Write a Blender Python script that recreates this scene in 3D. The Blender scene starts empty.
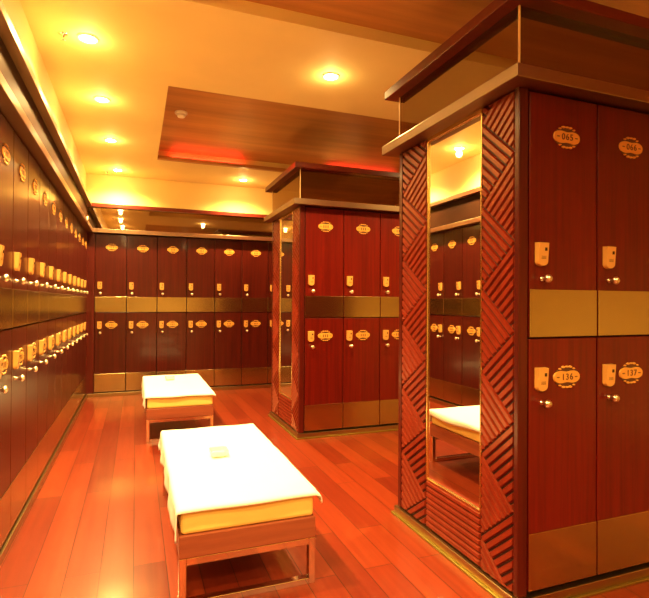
import bpy, bmesh, math, random
from mathutils import Vector, Matrix
random.seed(7)
SC = bpy.context.scene
COL = SC.collection
PI = math.pi

# ------------------------------------------------------------------ helpers
def link(o, parent=None):
    COL.objects.link(o)
    if parent: o.parent = parent
    return o

def obj(name, bm, mats, parent=None, bevel=0.0, smooth=False, seg=2):
    me = bpy.data.meshes.new(name)
    bm.normal_update(); bm.to_mesh(me); bm.free()
    for m in (mats if isinstance(mats, (list, tuple)) else [mats]): me.materials.append(m)
    if smooth:
        for p in me.polygons: p.use_smooth = True
    o = link(bpy.data.objects.new(name, me), parent)
    if bevel:
        md = o.modifiers.new('bevel', 'BEVEL'); md.width = bevel; md.segments = seg
        md.limit_method = 'ANGLE'; md.angle_limit = math.radians(40)
    return o

def box(bm, x0, x1, y0, y1, z0, z1, mat=0):
    vs = [bm.verts.new(p) for p in [(x0,y0,z0),(x1,y0,z0),(x1,y1,z0),(x0,y1,z0),(x0,y0,z1),(x1,y0,z1),(x1,y1,z1),(x0,y1,z1)]]
    for idx in [(0,3,2,1),(4,5,6,7),(0,1,5,4),(1,2,6,5),(2,3,7,6),(3,0,4,7)]:
        f = bm.faces.new([vs[i] for i in idx]); f.material_index = mat

def B(*boxes):
    bm = bmesh.new()
    for b in boxes: box(bm, *b)
    return bm

def lathe(bm, prof, n=20, M=Matrix(), mat=0):
    """prof: list of (radius, height) along local z"""
    rings = []
    for r, h in prof:
        if r < 1e-6: rings.append([bm.verts.new(M @ Vector((0,0,h)))])
        else: rings.append([bm.verts.new(M @ Vector((r*math.cos(2*PI*i/n), r*math.sin(2*PI*i/n), h))) for i in range(n)])
    for a, b in zip(rings, rings[1:]):
        for i in range(n):
            j = (i+1) % n
            if len(a) == 1 and len(b) == 1: continue
            if len(a) == 1: f = bm.faces.new((a[0], b[j], b[i]))
            elif len(b) == 1: f = bm.faces.new((a[i], a[j], b[0]))
            else: f = bm.faces.new((a[i], a[j], b[j], b[i]))
            f.material_index = mat; f.smooth = True
    bmesh.ops.recalc_face_normals(bm, faces=bm.faces)

def prism(bm, pts, y_front, y_back, mat=0, inset=0.0):
    """extrude an (x,z) outline; front at y_front (towards -y)"""
    n = len(pts)
    cx = sum(p[0] for p in pts)/n; cz = sum(p[1] for p in pts)/n
    k = 1 - inset
    fr = [bm.verts.new((cx+(x-cx)*k, y_front, cz+(z-cz)*k)) for x, z in pts]
    bk = [bm.verts.new((x, y_back, z)) for x, z in pts]
    fs = [bm.faces.new(fr), bm.faces.new(bk[::-1])]
    for i in range(n):
        j = (i+1) % n
        fs.append(bm.faces.new((fr[j], fr[i], bk[i], bk[j])))
    for f in fs: f.material_index = mat
    return fs

def thing(name, label, cat, loc=(0,0,0), rotz=0.0, group=None):
    o = link(bpy.data.objects.new(name, None)); o.empty_display_size = .1
    o.location = loc; o.rotation_euler = (0,0,rotz)
    return tag(o, label, cat, group)

def tag(o, label, cat, group=None):
    o['label'] = label; o['category'] = cat
    if group: o['group'] = group
    return o

def struct(name, bm, mats, bevel=0.0):
    o = obj(name, bm, mats, None, bevel); o['kind'] = 'structure'; return o

def dup(root, loc, rotz, label, group=None):
    r = root.copy(); COL.objects.link(r); r.location = loc; r.rotation_euler = (0,0,rotz)
    r['label'] = label
    if group: r['group'] = group
    for ch in root.children:
        c = ch.copy(); COL.objects.link(c); c.parent = r
        for g in ch.children:
            d = g.copy(); COL.objects.link(d); d.parent = c
    return r

# ------------------------------------------------------------------ materials
def mat(name):
    m = bpy.data.materials.new(name); m.use_nodes = True
    nt = m.node_tree; b = nt.nodes['Principled BSDF']
    return m, nt, b

def node(nt, t, **kw):
    n = nt.nodes.new(t)
    for k, v in kw.items():
        if k in n.inputs.keys(): n.inputs[k].default_value = v
        else: setattr(n, k, v)
    return n

def coords(nt, scale=(1,1,1), rot=(0,0,0)):
    tc = node(nt, 'ShaderNodeTexCoord'); mp = node(nt, 'ShaderNodeMapping')
    mp.inputs['Scale'].default_value = scale; mp.inputs['Rotation'].default_value = rot
    nt.links.new(tc.outputs['Object'], mp.inputs['Vector'])
    return mp.outputs['Vector']

def ramp(nt, fac, stops):
    r = node(nt, 'ShaderNodeValToRGB'); el = r.color_ramp.elements
    while len(el) < len(stops): el.new(.5)
    for e, (p, c) in zip(el, stops): e.position = p; e.color = (*c, 1)
    nt.links.new(fac, r.inputs['Fac']); return r.outputs['Color']

def wood(name, c0, c1, grain=(45,45,1.6), rough=.3, coat=.6, coat_rough=.12, ior=1.5, vary=.0, tint=(1,1,1)):
    m, nt, b = mat(name)
    v = coords(nt, grain)
    info = node(nt, 'ShaderNodeObjectInfo')
    n4 = node(nt, 'ShaderNodeTexNoise', Scale=1.0, Detail=5.0, Roughness=.6, noise_dimensions='4D')
    mul = node(nt, 'ShaderNodeMath', operation='MULTIPLY'); mul.inputs[1].default_value = 37.0
    nt.links.new(info.outputs['Random'], mul.inputs[0]); nt.links.new(mul.outputs[0], n4.inputs['W'])
    nt.links.new(v, n4.inputs['Vector'])
    c = ramp(nt, n4.outputs['Fac'], [(.3, c0), (.7, c1)])
    if vary:
        hs = node(nt, 'ShaderNodeHueSaturation')
        mr = node(nt, 'ShaderNodeMapRange'); mr.inputs['To Min'].default_value = 1-vary; mr.inputs['To Max'].default_value = 1+vary
        nt.links.new(info.outputs['Random'], mr.inputs['Value']); nt.links.new(mr.outputs[0], hs.inputs['Value'])
        nt.links.new(c, hs.inputs['Color']); c = hs.outputs['Color']
    nt.links.new(c, b.inputs['Base Color'])
    b.inputs['Roughness'].default_value = rough; b.inputs['IOR'].default_value = ior; b.inputs['Specular Tint'].default_value = (*tint, 1)
    b.inputs['Coat Weight'].default_value = coat; b.inputs['Coat Roughness'].default_value = coat_rough
    return m

def plain(name, c, rough=.5, metal=0.0, coat=0.0, noise=0.0, nscale=8.0, bump=0.0, **kw):
    m, nt, b = mat(name)
    b.inputs['Base Color'].default_value = (*c, 1); b.inputs['Roughness'].default_value = rough
    b.inputs['Metallic'].default_value = metal; b.inputs['Coat Weight'].default_value = coat
    if 'IOR' in kw: b.inputs['IOR'].default_value = kw['IOR']
    v = coords(nt, kw.get('scale', (1,1,1)))
    n = node(nt, 'ShaderNodeTexNoise', Scale=nscale, Detail=4.0); nt.links.new(v, n.inputs['Vector'])
    if noise:
        nt.links.new(ramp(nt, n.outputs['Fac'], [(.3, tuple(x*(1-noise) for x in c)), (.7, tuple(min(1, x*(1+noise)) for x in c))]), b.inputs['Base Color'])
    if bump:
        bp = node(nt, 'ShaderNodeBump', Strength=bump, Distance=.002)
        nt.links.new(n.outputs['Fac'], bp.inputs['Height']); nt.links.new(bp.outputs[0], b.inputs['Normal'])
    return m

def steel(name, c, rough, scale=(3,3,900)):
    m, nt, b = mat(name)
    b.inputs['Metallic'].default_value = 1.0
    v = coords(nt, scale)
    n = node(nt, 'ShaderNodeTexNoise', Scale=1.0, Detail=3.0); nt.links.new(v, n.inputs['Vector'])
    nt.links.new(ramp(nt, n.outputs['Fac'], [(.25, tuple(x*.96 for x in c)), (.75, c)]), b.inputs['Base Color'])
    mr = node(nt, 'ShaderNodeMapRange'); mr.inputs['To Min'].default_value = rough*.97; mr.inputs['To Max'].default_value = rough*1.04
    nt.links.new(n.outputs['Fac'], mr.inputs['Value']); nt.links.new(mr.outputs[0], b.inputs['Roughness'])
    return m

def emis(name, c, s):
    m, nt, b = mat(name)
    b.inputs['Base Color'].default_value = (*c, 1)
    b.inputs['Emission Color'].default_value = (*c, 1); b.inputs['Emission Strength'].default_value = s
    return m

LC = (1.0, .68, .22)            # warm lamp light
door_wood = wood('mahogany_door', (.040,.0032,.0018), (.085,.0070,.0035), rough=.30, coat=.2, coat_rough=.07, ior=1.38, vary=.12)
island_wood = wood('mahogany_door_lit', (.085,.0036,.002), (.155,.007,.0035), rough=.30, coat=.16, coat_rough=.07, ior=1.36, vary=.08)  # same mahogany as the wall doors; stronger light on the islands painted in
post_wood = wood('mahogany_frame', (.06,.004,.0025), (.10,.007,.004), rough=.3, coat=.15, coat_rough=.12, ior=1.4)
board_wood = wood('mahogany_board', (.05,.007,.004), (.085,.012,.007), grain=(3,30,30), rough=.34, coat=.1, coat_rough=.12, ior=3.0, tint=(1,.80,.5))
carve_wood = wood('carved_mahogany', (.16,.012,.005), (.24,.020,.008), grain=(30,30,4), rough=.30, coat=.0, coat_rough=.25, ior=1.65, tint=(1,.75,.45))
edge_m = plain('polished_edge', (.85,.62,.30), .3)
groove_m = plain('dark_groove', (.035,.004,.002), .6)  # darker tone on the board behind the ridges
apron_wood = wood('bench_wood', (.26,.06,.03), (.36,.09,.04), grain=(3,3,40), rough=.3, coat=.4)
dark_core = plain('dark_core', (.02,.006,.004), .5)
steel_m = steel('brushed_steel', (.52,.42,.21), .2)
skirt_m = steel('skirting_steel', (.42,.29,.14), .3)
chrome = steel('chrome', (.85,.80,.70), .08)
knob_m = steel('knob_metal', (.95,.85,.62), .3)
trim_brass = steel('brass_trim', (.45,.40,.10), .35)
gold_frame = steel('gilt_frame', (.9,.68,.3), .22)
mirror_m = plain('mirror_silver', (.92,.90,.86), .01, metal=1.0)
lock_m = plain('lock_plastic', (.74,.37,.09), .4, coat=.3, noise=.05)
sensor_m = plain('lock_sensor', (.06,.03,.015), .2)
plate_m = plain('plate_gilt', (.76,.35,.065), .35, metal=0, noise=.06)
plate_dark = plain('plate_relief', (.10,.035,.012), .5)
ceil_m = plain('ceiling_paint', (.85,.68,.31), .7, noise=.03, nscale=3, bump=.05)
wall_m = plain('wall_paint', (.92,.70,.28), .6, noise=.03, nscale=3)
white_m = plain('white_metal', (.85,.8,.7), .4)
towel_m = plain('white_towel', (.93,.93,.90), .9, bump=.5, nscale=220)
cush_m = plain('yellow_vinyl', (.92,.66,.18), .45, noise=.04)
dish_m = plain('pale_dish', (.90,.88,.70), .25, coat=.5)
lamp_m = emis('lamp_glow', (1,.8,.45), 30)
red_m = emis('red_neon', (1,.04,.02), 7.0)

def floor_material():
    m, nt, b = mat('cherry_planks')
    v = coords(nt, (1,1,1), (0,0,PI/2))
    br = node(nt, 'ShaderNodeTexBrick')
    br.offset = .37; br.offset_frequency = 2
    br.inputs['Color1'].default_value = (0,0,0,1); br.inputs['Color2'].default_value = (1,1,1,1); br.inputs['Mortar'].default_value = (.5,.5,.5,1)
    br.inputs['Scale'].default_value = 1.0; br.inputs['Mortar Size'].default_value = .0018; br.inputs['Mortar Smooth'].default_value = .3
    br.inputs['Brick Width'].default_value = .92; br.inputs['Row Height'].default_value = .125; br.inputs['Bias'].default_value = 0
    nt.links.new(v, br.inputs['Vector'])
    g = node(nt, 'ShaderNodeTexNoise', Scale=1.0, Detail=6.0, Roughness=.6)
    nt.links.new(coords(nt, (38,1.6,1)), g.inputs['Vector'])
    mix = node(nt, 'ShaderNodeMath', operation='MULTIPLY_ADD'); mix.inputs[1].default_value = .45
    nt.links.new(br.outputs['Color'], mix.inputs[0])
    half = node(nt, 'ShaderNodeMath', operation='MULTIPLY'); half.inputs[1].default_value = .6
    nt.links.new(g.outputs['Fac'], half.inputs[0]); nt.links.new(half.outputs[0], mix.inputs[2])
    c = ramp(nt, mix.outputs[0], [(.15, (.13,.010,.004)), (.5, (.20,.021,.006)), (.85, (.29,.037,.010))])
    mm = node(nt, 'ShaderNodeMix', data_type='RGBA'); mm.inputs[7].default_value = (.03,.003,.0015,1)
    nt.links.new(br.outputs['Fac'], mm.inputs[0]); nt.links.new(c, mm.inputs[6])
    nt.links.new(mm.outputs[2], b.inputs['Base Color'])
    bp = node(nt, 'ShaderNodeBump', Strength=.25, Distance=.001); bp.invert = True
    nt.links.new(br.outputs['Fac'], bp.inputs['Height']); nt.links.new(bp.outputs[0], b.inputs['Normal'])
    b.inputs['Roughness'].default_value = .32; b.inputs['IOR'].default_value = 1.4
    b.inputs['Coat Weight'].default_value = .7; b.inputs['Coat Roughness'].default_value = .11; b.inputs['Coat IOR'].default_value = 1.75
    return m
floor_m = floor_material()
recess_m = wood('recess_veneer', (.36,.15,.04), (.66,.30,.085), grain=(.5,7,4), rough=.42, coat=0)

def glass_material(name, tint, refl, gl=(.8,.62,.45)):
    m = bpy.data.materials.new(name); m.use_nodes = True; nt = m.node_tree; nt.nodes.clear()
    out = node(nt, 'ShaderNodeOutputMaterial')
    tr = node(nt, 'ShaderNodeBsdfTransparent'); tr.inputs['Color'].default_value = (*tint, 1)
    gs = node(nt, 'ShaderNodeBsdfGlossy', Roughness=.02); gs.inputs['Color'].default_value = (*gl, 1)
    fr = node(nt, 'ShaderNodeFresnel', IOR=1.5)
    ad = node(nt, 'ShaderNodeMath', operation='ADD'); ad.inputs[1].default_value = refl; ad.use_clamp = True
    nt.links.new(fr.outputs[0], ad.inputs[0])
    mx = node(nt, 'ShaderNodeMixShader')
    nt.links.new(ad.outputs[0], mx.inputs[0]); nt.links.new(tr.outputs[0], mx.inputs[1]); nt.links.new(gs.outputs[0], mx.inputs[2])
    nt.links.new(mx.outputs[0], out.inputs['Surface'])
    return m
glass_m = glass_material('bronze_glass', (.62,.48,.34), .30)
crown_wood = wood('mahogany_crown', (.09,.008,.004), (.14,.014,.007), grain=(3,30,30), rough=.3, coat=.3, coat_rough=.12, ior=1.45)
wallglass_m = glass_material('bronze_mirror_glass', (.35,.25,.18), .42)
sideglass_m = plain('smoked_band', (.035,.012,.006), .4, IOR=1.12)

# ------------------------------------------------------------------ dimensions
ZP, ZT = .042, 1.847             # plinth top, underside of the lower cornice board
S0, S1, U0, U1 = 1.847, 1.893, 2.136, 2.179
ZC = 2.515
XL, YB = -.516, 6.160            # front planes of the left and the back lockers
XR, YN = 4.0, -2.6               # right and near limits of the room
XBH, YBH = -.532, 6.185          # bulkhead fronts above the lockers

# ------------------------------------------------------------------ room
struct('floor', B((-1.1, XR, YN, 6.8, -.05, 0)), floor_m)
bm = bmesh.new()
box(bm, -1.1, -1.05, YN, 6.8, 0, ZC); box(bm, -1.05, XBH, YN, 6.75, U1+.001, ZC)
struct('wall_left', bm, wall_m)
bm = bmesh.new()
box(bm, -1.05, XR, 6.75, 6.8, 0, ZC); box(bm, XBH+.0005, XR, YBH, 6.75, U1+.001, ZC)
struct('wall_back', bm, wall_m)
struct('wall_right', B((XR, XR+.05, YN, 6.8, 0, ZC+.2)), wall_m)
struct('wall_front', B((-1.1, XR+.05, YN-.05, YN, 0, ZC+.2)), wall_m)
# ceiling with two veneered recesses
R1 = (.163, 3.7, -.6, 2.455, .064); R2 = (.19, 3.7, 3.47, 5.33, .10)
bm = bmesh.new()
zt = ZC+.2
box(bm, -1.1, R1[0], YN, 6.8, ZC, zt)
box(bm, R1[0], R1[1], R1[3], R2[2], ZC, zt)
box(bm, R1[0], R2[0], R2[2], R2[3], ZC, zt)
box(bm, R1[0], R1[1], R2[3], 6.8, ZC, zt)
box(bm, R1[0], R1[1], YN, R1[2], ZC, zt)
box(bm, R1[1], XR, YN, 6.8, ZC, zt)
struct('ceiling', bm, ceil_m)
for i, r in enumerate((R1, R2)):
    struct('ceiling_recess_%d' % (i+1), B((r[0], r[1], r[2], r[3], ZC+r[4], ZC+r[4]+.03)), recess_m)
# skirtings and corner posts of the wall lockers, timber facing beyond the last lockers
struct('baseboard_left', B((-1.0, XL+.012, YN, YB+.012, 0, ZP)), skirt_m, .002)
struct('baseboard_back', B((XL+.0125, XR, YB-.012, 6.7, 0, ZP)), skirt_m, .002)
LW, L0 = .324, 2.25              # left locker width and the left edge of the first one fully in view
BW, B0 = .333, -.436
NLEFT0 = -2
struct('trim_1', B((-1.0, XL, L0+12*LW+.001, 6.7, ZP+.001, ZT-.001), (XL, B0-.001, YB, 6.7, ZP+.001, ZT-.001)), post_wood)
struct('trim_2', B((-1.0, XL, YN, L0+NLEFT0*LW-.001, ZP+.001, ZT-.001)), post_wood)
struct('trim_3', B((B0+8*BW+.001, XR, YB, 6.7, ZP+.001, ZT-.001)), post_wood)

def canopy(label, horizontal):
    t = thing('canopy', label, 'canopy', (XL, YB, S0))
    def wb(x0, x1, y0, y1, z0, z1): return (x0-XL, x1-XL, y0-YB, y1-YB, z0-S0, z1-S0)
    o, ou = .060, .048
    if horizontal:   # along the back wall
        a = (-1.0, XR-.001)
        obj('lower_board', B(wb(a[0], a[1], YB-o, 6.7, S0, S1)), board_wood, t, .003)
        obj('upper_board', B(wb(-1.0, XR-.001, YB-ou, 6.7, U0, U1)), crown_wood, t, .003)
        obj('glass_band', B(wb(XL-.008, XR-.001, YB, YB+.008, S1, U0), wb(XL-.008, XL, YB-o, YB, S1, U0)), wallglass_m, t)
        obj('backing', B(wb(XL+.012, XR-.001, YB+.20, YB+.22, S1, U0)), dark_core, t)
    else:
        obj('lower_board', B(wb(-1.0, XL+o, YN+.001, YB-o-.001, S0, S1)), board_y, t, .003)
        obj('upper_board', B(wb(-1.0, XL+ou, YN+.001, YB-o-.001, U0, U1)), board_y, t, .003)
        obj('glass_band', B(wb(XL-.008, XL, YN+.001, YB-o-.002, S1, U0)), sideglass_m, t)
        obj('backing', B(wb(XL-.22, XL-.20, YN+.001, YB-o-.002, S1, U0)), dark_core, t)
    return t
board_y = wood('mahogany_board_long', (.05,.007,.004), (.085,.012,.007), grain=(30,3,30), rough=.34, coat=.1, coat_rough=.12, ior=3.0, tint=(1,.80,.5))
canopy('long dark wood canopy with gold-edged boards above the left wall lockers', False)
canopy('dark wood canopy with reflecting glass band above the back wall lockers', True)

# ------------------------------------------------------------------ lockers
def text_bm(bm, s, size, cx, cz, y, mi):
    cu = bpy.data.curves.new('txt', 'FONT'); cu.body = s; cu.size = size; cu.align_x = 'CENTER'; cu.align_y = 'CENTER'
    cu.extrude = .0008; cu.space_character = 1.18
    o = bpy.data.objects.new('txt', cu); COL.objects.link(o)
    bpy.context.view_layer.update()
    ev = o.evaluated_get(bpy.context.evaluated_depsgraph_get()); me = ev.to_mesh()
    vs = [bm.verts.new((cx+v.co.x, y-v.co.z, cz+v.co.y)) for v in me.vertices]
    for p in me.polygons:
        try:
            f = bm.faces.new([vs[i] for i in p.vertices]); f.material_index = mi
        except ValueError: pass
    ev.to_mesh_clear(); bpy.data.objects.remove(o); bpy.data.curves.remove(cu)

def plate_bm(digits, big=True):
    """gilt medallion: bow-shaped body between two scroll crests; origin at its centre, back at y=0"""
    bm = bmesh.new()
    a, h = .064, .042
    # dark backing oval with scalloped edge
    pts = []
    N = 56
    for i in range(N):
        t = 2*PI*i/N
        k = 1 + .045*math.cos(10*t)
        pts.append((a*.90*k*math.cos(t), h*.93*k*math.sin(t)))
    prism(bm, pts, -.002, 0, 1)
    # bow-shaped gold body: wide oval pinched at the middle of top and bottom
    pts = []
    for i in range(N):
        t = 2*PI*i/N
        x = a*math.copysign(abs(math.cos(t))**.75, math.cos(t))
        z = h*.60*math.copysign(abs(math.sin(t))**.8, math.sin(t))*(1-.22*math.exp(-(x/.022)**2))
        pts.append((x, z))
    prism(bm, pts, -.005, -.001, 0, .05)
    # scroll crests, top and bottom
    for s in (1, -1):
        for x, z, r in ((0, .0375, .0065), (-.0165, .0365, .0075), (.0165, .0365, .0075), (-.033, .030, .0055), (.033, .030, .0055)):
            prism(bm, [(x+r*1.25*math.cos(2*PI*i/12), s*z+r*.62*math.sin(2*PI*i/12)) for i in range(12)], -.0055, -.001, 0, .2)
    if digits: text_bm(bm, digits, .033, 0, 0, -.0058, 1)
    else:
        for x in (-.018, 0, .018): box(bm, x-.004, x+.004, -.0058, -.0045, -.011, .011, 1)
    for x in (-.043, .043): box(bm, x-.006, x+.006, -.0058, -.0045, -.0018, .0018, 1)
    bmesh.ops.recalc_face_normals(bm, faces=bm.faces)
    return bm

def lock_bm():
    bm = bmesh.new()
    w, h = .0245, .0425
    pts = [(w, h), (w, -h*.62)] + [(w*math.cos(t), -h*.62-h*.38*math.sin(t)) for t in [PI*k/10 for k in range(1, 10)]] + [(-w, -h*.62), (-w, h)]
    pts = pts[::-1]
    n = len(pts)
    fr = [bm.verts.new((x*.9, -.018-.003*(z/h), z*.97)) for x, z in pts]
    bk = [bm.verts.new((x, 0, z)) for x, z in pts]
    bm.faces.new(fr); bm.faces.new(bk[::-1])
    for i in range(n):
        j = (i+1) % n; bm.faces.new((fr[j], fr[i], bk[i], bk[j]))
    bmesh.ops.recalc_face_normals(bm, faces=bm.faces)
    box(bm, .004, .014, -.0210, -.015, .012, .024, 1)
    for k in range(3): box(bm, -.010, .012, -.0180, -.014, -.008-.004*k, -.0065-.004*k, 1)
    return bm

def knob_bm():
    bm = bmesh.new()
    M = Matrix.Rotation(PI/2, 4, 'X')      # local +z -> -y
    lathe(bm, [(0,0),(.009,0),(.009,.002),(.006,.004),(.006,.018),(.010,.021),(.0145,.027),(.0150,.032),(.0115,.038),(.006,.041),(0,.0415)], 20, M)
    return bm

def make_locker(w, upper, digits, depth, label, group, loc, rotz):
    """origin: front bottom left corner of the locker; front at y=0"""
    t = thing('locker', label, 'locker', loc, rotz, group)
    h = (ZT-.004-.958) if upper else (.9555-ZP-.001)
    g = .0032
    obj('carcass', B((.001, w-.001, .020, depth, .001, h-.001)), dark_core, t)
    bandh = .174 if upper else .205
    zb0 = 0.0 if upper else .012
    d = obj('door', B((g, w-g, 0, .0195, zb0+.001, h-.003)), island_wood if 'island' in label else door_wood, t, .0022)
    obj('metal_strip', B((g+.0005, w-g-.0005, -.0030, -.0002, zb0+.002, zb0+bandh)), steel_m, d, .0013)
    z0 = .957 if upper else ZP+.001
    if upper: lz, kz, pz, px = 1.256, 1.169, 1.692, .174
    else: lz, kz, pz, px = .808, .724, .811, .176
    lk = obj('lock', lock_bm(), [lock_m, sensor_m], d, .002); lk.location = (.052, -.0002, lz-z0)
    kb = obj('knob', knob_bm(), knob_m, d); kb.location = (.061, -.0002, kz-z0)
    pl = obj('number_plate', plate_bm(digits), [plate_m, plate_dark], d); pl.location = (px, -.0002, pz-z0)
    return t
ZU = .957; ZL = ZP+.001
ords = ['first','second','third','fourth','fifth','sixth','seventh','eighth','ninth','tenth','eleventh','twelfth','thirteenth','fourteenth','fifteenth']

def run(n, w, place, rotz, depth, labelf, group, digits=None):
    for tier, z in (('upper', ZU), ('lower', ZL)):
        proto = None
        for k in range(n):
            x, y = place(k)
            lab = labelf(tier, k)
            if digits or proto is None:
                dg = digits[tier][k] if digits else None
                t = make_locker(w, tier == 'upper', dg, depth, lab, group, (x, y, z), rotz)
                proto = proto or t
            else: dup(proto, (x, y, z), rotz, lab, group)

NLEFT = 12-NLEFT0
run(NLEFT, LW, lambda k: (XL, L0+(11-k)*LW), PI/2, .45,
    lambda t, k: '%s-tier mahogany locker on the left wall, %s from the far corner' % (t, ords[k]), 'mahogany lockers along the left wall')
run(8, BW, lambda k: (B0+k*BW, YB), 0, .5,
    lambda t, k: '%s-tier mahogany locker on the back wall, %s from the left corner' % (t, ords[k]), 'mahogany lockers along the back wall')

# ------------------------------------------------------------------ free-standing locker islands
def clip(poly, a, b, c):
    """keep a*u+b*z<=c"""
    out = []
    for i in range(len(poly)):
        p, q = poly[i], poly[(i+1) % len(poly)]
        dp, dq = a*p[0]+b*p[1]-c, a*q[0]+b*q[1]-c
        if dp <= 0: out.append(p)
        if (dp < 0 < dq) or (dq < 0 < dp):
            s = dp/(dp-dq); out.append((p[0]+s*(q[0]-p[0]), p[1]+s*(q[1]-p[1])))
    return out

def carved_bm(W, y_left, zlo, zhi, zleft, xf):
    """zigzag ridges on a face looking towards -x; u runs from y_left towards -y"""
    P = .322; mslope = (P/2)/W; pitch = P/8
    bm = bmesh.new()
    box(bm, xf+.009, xf+.030, y_left-W, y_left, zlo, zhi, 1)
    faces = []
    e = .003
    for k in range(-2, 14):
        zL = zleft-(k-4)*P
        for side in (0, 1):
            if side == 0: tri = [(e, zL-e*2), (W-e, zL-P/2), (e, zL-P+e*2)]; sl = -mslope; zref = zL
            else:
                zR = zL-P/2; tri = [(W-e, zR-e*2), (e, zR-P/2), (W-e, zR-P+e*2)]; sl = mslope; zref = zR-mslope*W
            for j in range(9):
                lo, hi = zref-(j+1)*pitch+.0045, zref-j*pitch-.0045
                p = clip(tri, -sl, 1, hi); p = clip(p, sl, -1, -lo) if len(p) > 2 else p
                if len(p) > 2: p = clip(p, 0, 1, zhi-.004)
                if len(p) > 2: p = clip(p, 0, -1, -(zlo+.004))
                if len(p) > 2:
                    ar = abs(sum(p[i][0]*p[(i+1) % len(p)][1]-p[(i+1) % len(p)][0]*p[i][1] for i in range(len(p))))/2
                    if ar > 1.2e-4:
                        faces.append(bm.faces.new([bm.verts.new((xf+.0085, y_left-u, z)) for u, z in p]))
    bm.normal_update()
    for f in faces:
        if f.normal.x > 0: f.normal_flip()
    bmesh.ops.inset_individual(bm, faces=faces, thickness=.0035, depth=.0085, use_even_offset=True)
    return bm

def island(name_label, xA, yA, W, n, digits, labf, group):
    D = .857; x1 = xA+.045+n*W+.045
    t = thing('locker_island', name_label, 'locker island', (xA, yA, 0))
    def P(nm, boxes, m, bev=0.0, par=None):
        bm = bmesh.new()
        for (a, b, c, d, e, f) in boxes: box(bm, a-xA, b-xA, c-yA, d-yA, e, f)
        return obj(nm, bm, m, par or t, bev)
    pl = P('plinth', [(xA-.014, x1+.014, yA-.014, yA+D+.014, .0, ZP)], skirt_m, .002)
    P('floor_trim', [(xA-.026, xA-.014, yA-.026, yA+D+.026, 0, .010), (xA-.014, x1+.026, yA-.026, yA-.014, 0, .010),
                     (x1+.014, x1+.026, yA-.014, yA+D+.026, 0, .010), (xA-.014, x1+.014, yA+D+.014, yA+D+.026, 0, .010)], trim_brass, .002, pl)
    # four corner posts, the closed back and the plain far end
    for (px, py) in ((xA, yA-0), (x1-.042, yA), (xA, yA+D-.03), (x1-.042, yA+D-.03)):
        P('corner_post', [(px, px+.042, py, py+(.022 if py == yA else .03), ZP, ZT)], post_wood, .003)
    P('back_panel', [(xA+.042, x1-.042, yA+D-.02, yA+D-.004, ZP, ZT)], post_wood)
    P('side_panel', [(x1-.02, x1-.004, yA+.03, yA+D-.03, ZP, ZT)], post_wood)
    # mirror end
    ya, yb, yc, yd = yA+.022, yA+.206, yA+.600, yA+D-.03
    def carved(nm, y0, y1, ph):
        bm = carved_bm(y1-y0, y1, ZP, ZT, ph, xA)
        bmesh.ops.translate(bm, verts=bm.verts, vec=(-xA, -yA, 0))
        return obj(nm, bm, [carve_wood, groove_m], t)
    carved('carved_panel', ya, yb, 1.784)
    carved('carved_panel', yc, yd, 1.784-.161)
    bm = bmesh.new()
    box(bm, .009, .03, yb-yA, yc-yA, ZP, .262, 1)
    fs = []
    for k in range(8):
        za = ZP+.006+k*.0268
        fs.append(bm.faces.new([bm.verts.new((.0085, y-yA, z)) for y, z in ((yc-.004, za), (yb+.004, za), (yb+.004, za+.0235), (yc-.004, za+.0235))]))
    bm.normal_update()
    for f in fs:
        if f.normal.x > 0: f.normal_flip()
    bmesh.ops.inset_individual(bm, faces=fs, thickness=.007, depth=.008)
    obj('ribbed_panel', bm, [carve_wood, groove_m], t)
    fw = .008
    mf = P('mirror_frame', [(xA+.002, xA+.03, yb, yb+fw, .262, ZT), (xA+.002, xA+.03, yc-fw, yc, .262, ZT),
                            (xA+.002, xA+.03, yb+fw, yc-fw, .262, .262+fw), (xA+.002, xA+.03, yb+fw, yc-fw, ZT-.02, ZT)], gold_frame, .003)
    P('mirror', [(xA+.010, xA+.026, yb+fw, yc-fw, .262+fw, ZT-.02)], mirror_m, 0, mf)
    # cornice: board, glass band, board
    o, ou = .067, .058
    P('lower_board', [(xA-o, x1+o, yA-o, yA+D+o, S0, S1)], board_wood, .003)
    P('upper_board', [(xA-ou, x1+ou, yA-ou, yA+D+ou, U0, U1)], crown_wood, .003)
    g = .008
    for bx in ((xA, xA+g, yA+.0045, yA+D-.0045), (x1-g, x1, yA+.0045, yA+D-.0045), (xA+g, x1-g, yA, yA+g), (xA+g, x1-g, yA+D-g, yA+D)):
        P('glass_pane', [(*bx, S1, U0)], glass_m)
    for ex, ey in ((xA-.003, yA-.003), (x1-.004, yA-.003), (xA-.003, yA+D-.004), (x1-.004, yA+D-.004)):
        P('glass_edge', [(ex, ex+.006, ey, ey+.006, S1+.0005, U0-.0005)], edge_m)
    run(n, W, lambda k: (xA+.045+k*W, yA), 0, .80, labf, group, digits)

NX, NY = 1.262, 1.406
MX, MY = 1.211, 3.770
nd = {'upper': ['065', '066', None], 'lower': ['136', '137', None]}
def near_lab(t, k):
    if k < 2: return '%s-tier mahogany locker numbered %s on the near island' % (t, nd[t][k])
    return '%s-tier mahogany locker on the near island, third from its mirror corner' % t
island('large near mahogany locker island with mirror end, carved chevron panels and glass-banded cornice', NX, NY, .3285, 3, nd,
       near_lab, 'lockers of the near island')
island('farther mahogany locker island with narrow mirror end, standing behind the benches', MX, MY, .334, 3, None,
       lambda t, k: '%s-tier mahogany locker on the farther island, %s from its mirror corner' % (t, ords[k]), 'lockers of the farther island')

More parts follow.
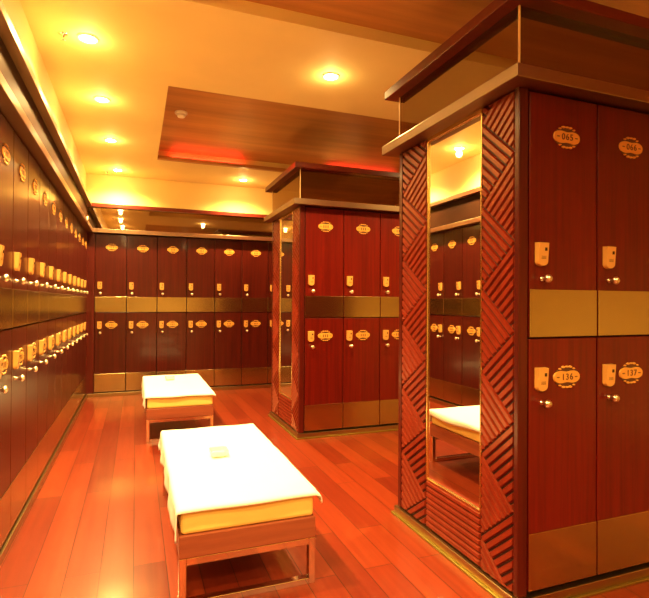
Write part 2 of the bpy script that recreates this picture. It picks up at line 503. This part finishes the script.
# ------------------------------------------------------------------ benches
BX, BY = .506, 1.13
def make_bench(label, loc):
    t = thing('bench', label, 'bench', loc, 0, 'upholstered benches in the aisle')
    for y in (0, BY-.03):
        s = .026
        obj('leg_frame', B((0, s, y, y+.03, 0, .176), (BX-s, BX, y, y+.03, 0, .176), (s, BX-s, y, y+.03, 0, .024), (s, BX-s, y, y+.03, .150, .176)), chrome, t, .002)
    obj('apron', B((0, BX, -.002, BY, .176, .256)), apron_wood, t, .004)
    obj('cushion', B((.006, BX-.006, .004, BY-.006, .256, .346)), cush_m, t, .014, seg=3)
    return t
bench = make_bench('near bench under a white towel, beside the large mirror island', (.148, 1.815, 0))
dup(bench, (.080, 4.045, 0), 0, 'farther bench under a white towel, close to the back wall lockers')

def make_towel(label, loc, seed):
    rnd = random.Random(seed)
    bm = bmesh.new()
    x0, x1, y0, y1 = .002, BX-.002, .0, BY-.002
    dl, dr, df, db = .115, .030, .014, .09
    zt = .3475
    nu, nv = 64, 96
    ph = [rnd.uniform(0, 6) for _ in range(6)]
    def wrap(s, a, b):
        """cloth coordinate -> (position, drop)"""
        r = .012
        if s < a: e = a-s; return a-min(e, r)*.45-.002, max(0, e-.4*r)
        if s > b: e = s-b; return b+min(e, r)*.45+.002, max(0, e-.4*r)
        return s, 0
    V = []
    for j in range(nv+1):
        row = []
        v = (y0-df)+(y1+db-y0+df)*j/nv
        for i in range(nu+1):
            dle = dl*(.86+.10*math.sin(v*5+ph[0])+.05*math.sin(v*13+ph[1]))
            dre = dr*(1+.35*math.sin(v*6+ph[2]))
            u = (x0-dle)+(x1+dre-x0+dle)*i/nu
            x, dx = wrap(u, x0, x1); y, dy = wrap(v, y0, y1)
            d = max(dx, dy)
            if u < x0: x -= .003+(.006+.005*math.sin(v*19+ph[3])+.003*math.sin(v*34+ph[4]))*min(1, dx/.08)
            if u > x1: x += .004+.005*(1+math.sin(v*15+ph[5]))*min(1, dx/.02)
            if v < y0: y -= .003+.003*(1+math.sin(u*18+ph[1]))
            if v > y1: y += .003+.006*(1+math.sin(u*22+ph[2]))*min(1, dy/.06)
            z = zt-d+.0015*math.sin(u*23+ph[0])*math.sin(v*9+ph[1])+.0015
            if u > x1 and v < y0+.03: x += .003; z -= .006
            row.append(bm.verts.new((x, y, z)))
        V.append(row)
    for j in range(nv):
        for i in range(nu): bm.faces.new((V[j][i], V[j][i+1], V[j+1][i+1], V[j+1][i]))
    o = obj('towel', bm, towel_m, None, smooth=True)
    md = o.modifiers.new('thick', 'SOLIDIFY'); md.thickness = .004; md.offset = 1
    o.location = loc
    tag(o, label, 'towel', 'white towels on the benches')
make_towel('white towel draped over the near bench, its left side hanging in folds', (.148, 1.815, 0), 3)
make_towel('white towel draped over the farther bench by the back wall', (.080, 4.045, 0), 5)

def dish_bm():
    bm = bmesh.new()
    def sq(hx, hy, z, n=8):
        r = min(hx, hy)*.45; L = []
        for cx, cy, a0 in ((hx-r, hy-r, 0), (-hx+r, hy-r, PI/2), (-hx+r, -hy+r, PI), (hx-r, -hy+r, 1.5*PI)):
            for k in range(n): a = a0+PI/2*k/(n-1); L.append(bm.verts.new((cx+r*math.cos(a), cy+r*math.sin(a), z)))
        return L
    rings = [sq(.030,.036,0), sq(.038,.045,.006), sq(.042,.050,.026), sq(.040,.048,.028), sq(.036,.043,.026), sq(.030,.036,.010)]
    for a, b in zip(rings, rings[1:]):
        for i in range(len(a)):
            j = (i+1) % len(a); bm.faces.new((a[i], a[j], b[j], b[i]))
    bm.faces.new(rings[0][::-1]); bm.faces.new(rings[-1])
    return bm
d1 = obj('dish', dish_bm(), dish_m, None, .001, True); d1.location = (.372, 2.39, .3545)
tag(d1, 'small pale dish on the towel of the near bench', 'dish', 'small pale dishes on the benches')
d2 = d1.copy(); COL.objects.link(d2); d2.location = (.30, 4.86, .3545); d2['label'] = 'small pale dish on the towel of the farther bench'

# ------------------------------------------------------------------ ceiling lamps and fittings
lights = [(-.257,3.0),(-.238,3.87),(-.222,4.82),(-.200,5.885),(1.144,2.94),(1.166,5.815),
          (-.25,2.1),(-.25,1.15),(-.25,.2),(2.55,2.94),(2.55,5.815),(1.15,-.75),(2.05,-.75),(-.25,-1.0)]  # all unseen; the pair behind the camera added to brighten the near doors
labs = ['recessed ceiling lamp by the left wall, nearest in view with the widest glare', 'recessed ceiling lamp by the left wall, second nearest in view',
        'recessed ceiling lamp by the left wall, third nearest in view', 'recessed ceiling lamp in the far left corner by the back wall',
        'recessed ceiling lamp between the two wooden ceiling recesses', 'recessed ceiling lamp by the back wall, left of the farther island']
P_POINT, P_SPOT = .8, 72.0
proto = None
pt = bpy.data.lights.new('lamp_bulb', 'POINT'); pt.energy = P_POINT; pt.color = LC; pt.shadow_soft_size = .025
sp = bpy.data.lights.new('lamp_beam', 'SPOT'); sp.energy = P_SPOT; sp.color = LC; sp.shadow_soft_size = .03
sp.spot_size = math.radians(150); sp.spot_blend = 1.0
for i, (x, y) in enumerate(lights):
    lab = labs[i] if i < len(labs) else 'unseen recessed ceiling lamp beyond the edges of the picture'
    if proto is None:
        t = thing('downlight', lab, 'ceiling lamp', (x, y, ZC), 0, 'recessed ceiling lamps'); proto = t
        bm = bmesh.new(); lathe(bm, [(.038,-.001),(.040,-.008),(.052,-.006),(.056,0)], 28); obj('trim_ring', bm, white_m, t)
        bm = bmesh.new(); lathe(bm, [(.038,-.003),(.032,-.010),(.019,-.014),(0,-.016)], 24); obj('lens', bm, lamp_m, t, 0, True)
    else: t = dup(proto, (x, y, ZC), 0, lab)
    if y > -.5 or True:
        a = link(bpy.data.objects.new('lamp_bulb', pt)); a.location = (x, y, ZC-.05)
        b = link(bpy.data.objects.new('lamp_beam', sp)); b.location = (x, y, ZC-.06)

def sprinkler(label, loc):
    t = thing('ceiling_sprinkler', label, 'sprinkler', loc, 0, 'ceiling sprinklers')
    bm = bmesh.new(); lathe(bm, [(.024,.0005),(.022,-.004),(.007,-.006),(.006,-.020),(0,-.022)], 20); obj('escutcheon', bm, chrome, t)
    bm = bmesh.new(); lathe(bm, [(0,-.030),(.013,-.030),(.013,-.032),(0,-.033)], 16)
    for s in (-1, 1): box(bm, s*.008-.0015, s*.008+.0015, -.0015, .0015, -.031, -.004)
    obj('deflector', bm, chrome, t)
sprinkler('small ceiling sprinkler left of the nearest lamp', (-.379, 3.0, ZC))
sprinkler('tiny ceiling sprinkler in the far left corner', (-.315, 6.03, ZC))
t = thing('smoke_detector', 'round white smoke detector in the wooden ceiling recess', 'smoke detector', (.33, 4.19, ZC+R2[4]))
bm = bmesh.new(); lathe(bm, [(.050,0),(.050,-.012),(.046,-.016),(.030,-.018)], 28); obj('base', bm, white_m, t)
bm = bmesh.new(); lathe(bm, [(.034,-.016),(.034,-.030),(.028,-.040),(0,-.043)], 28)
obj('sensor_head', bm, white_m, t)
t = thing('cove_light', 'red cove light behind the far edge of the wooden ceiling recess', 'neon light', (R2[0], R2[3], ZC))
L = R2[1]-R2[0]
obj('channel', B((.001, L-.001, -.050, -.001, .001, .010), (.001, L-.001, -.050, -.046, .010, .036)), recess_m, t, .001)
for a, b in ((.14, .86), (1.85, 2.7)):
    M = Matrix.Translation((a, -.025, .034)) @ Matrix.Rotation(PI/2, 4, 'Y')
    bm = bmesh.new(); lathe(bm, [(0,0),(.009,0),(.009,b-a),(0,b-a)], 12, M); obj('tube', bm, red_m, t)

# ------------------------------------------------------------------ world, camera, view
w = bpy.data.worlds.new('world'); SC.world = w; w.use_nodes = True
w.node_tree.nodes['Background'].inputs[0].default_value = (1,.5,.18,1)
w.node_tree.nodes['Background'].inputs[1].default_value = .02
f, yaw, pit, rol, h = 499.28, .361, .0074, .0061, 1.078
fw = Vector((math.sin(yaw)*math.cos(pit), math.cos(yaw)*math.cos(pit), math.sin(pit)))
r = Vector((math.cos(yaw), -math.sin(yaw), 0)); u = r.cross(fw)
R = r*math.cos(rol)+u*math.sin(rol); U = u*math.cos(rol)-r*math.sin(rol)
cam = bpy.data.cameras.new('camera'); co = link(bpy.data.objects.new('camera', cam))
cam.sensor_width = 36; cam.lens = f/649*36; cam.clip_start = .05
M = Matrix((R, U, -fw)).transposed().to_4x4(); M.translation = (0,0,h); co.matrix_world = M
SC.camera = co
vs = SC.view_settings
SC.display_settings.display_device = 'sRGB'
vs.view_transform = 'Standard'; vs.look = 'None'; vs.gamma = 1; vs.exposure = 1.55; vs.use_curve_mapping = False
SC.cycles.max_bounces = 10
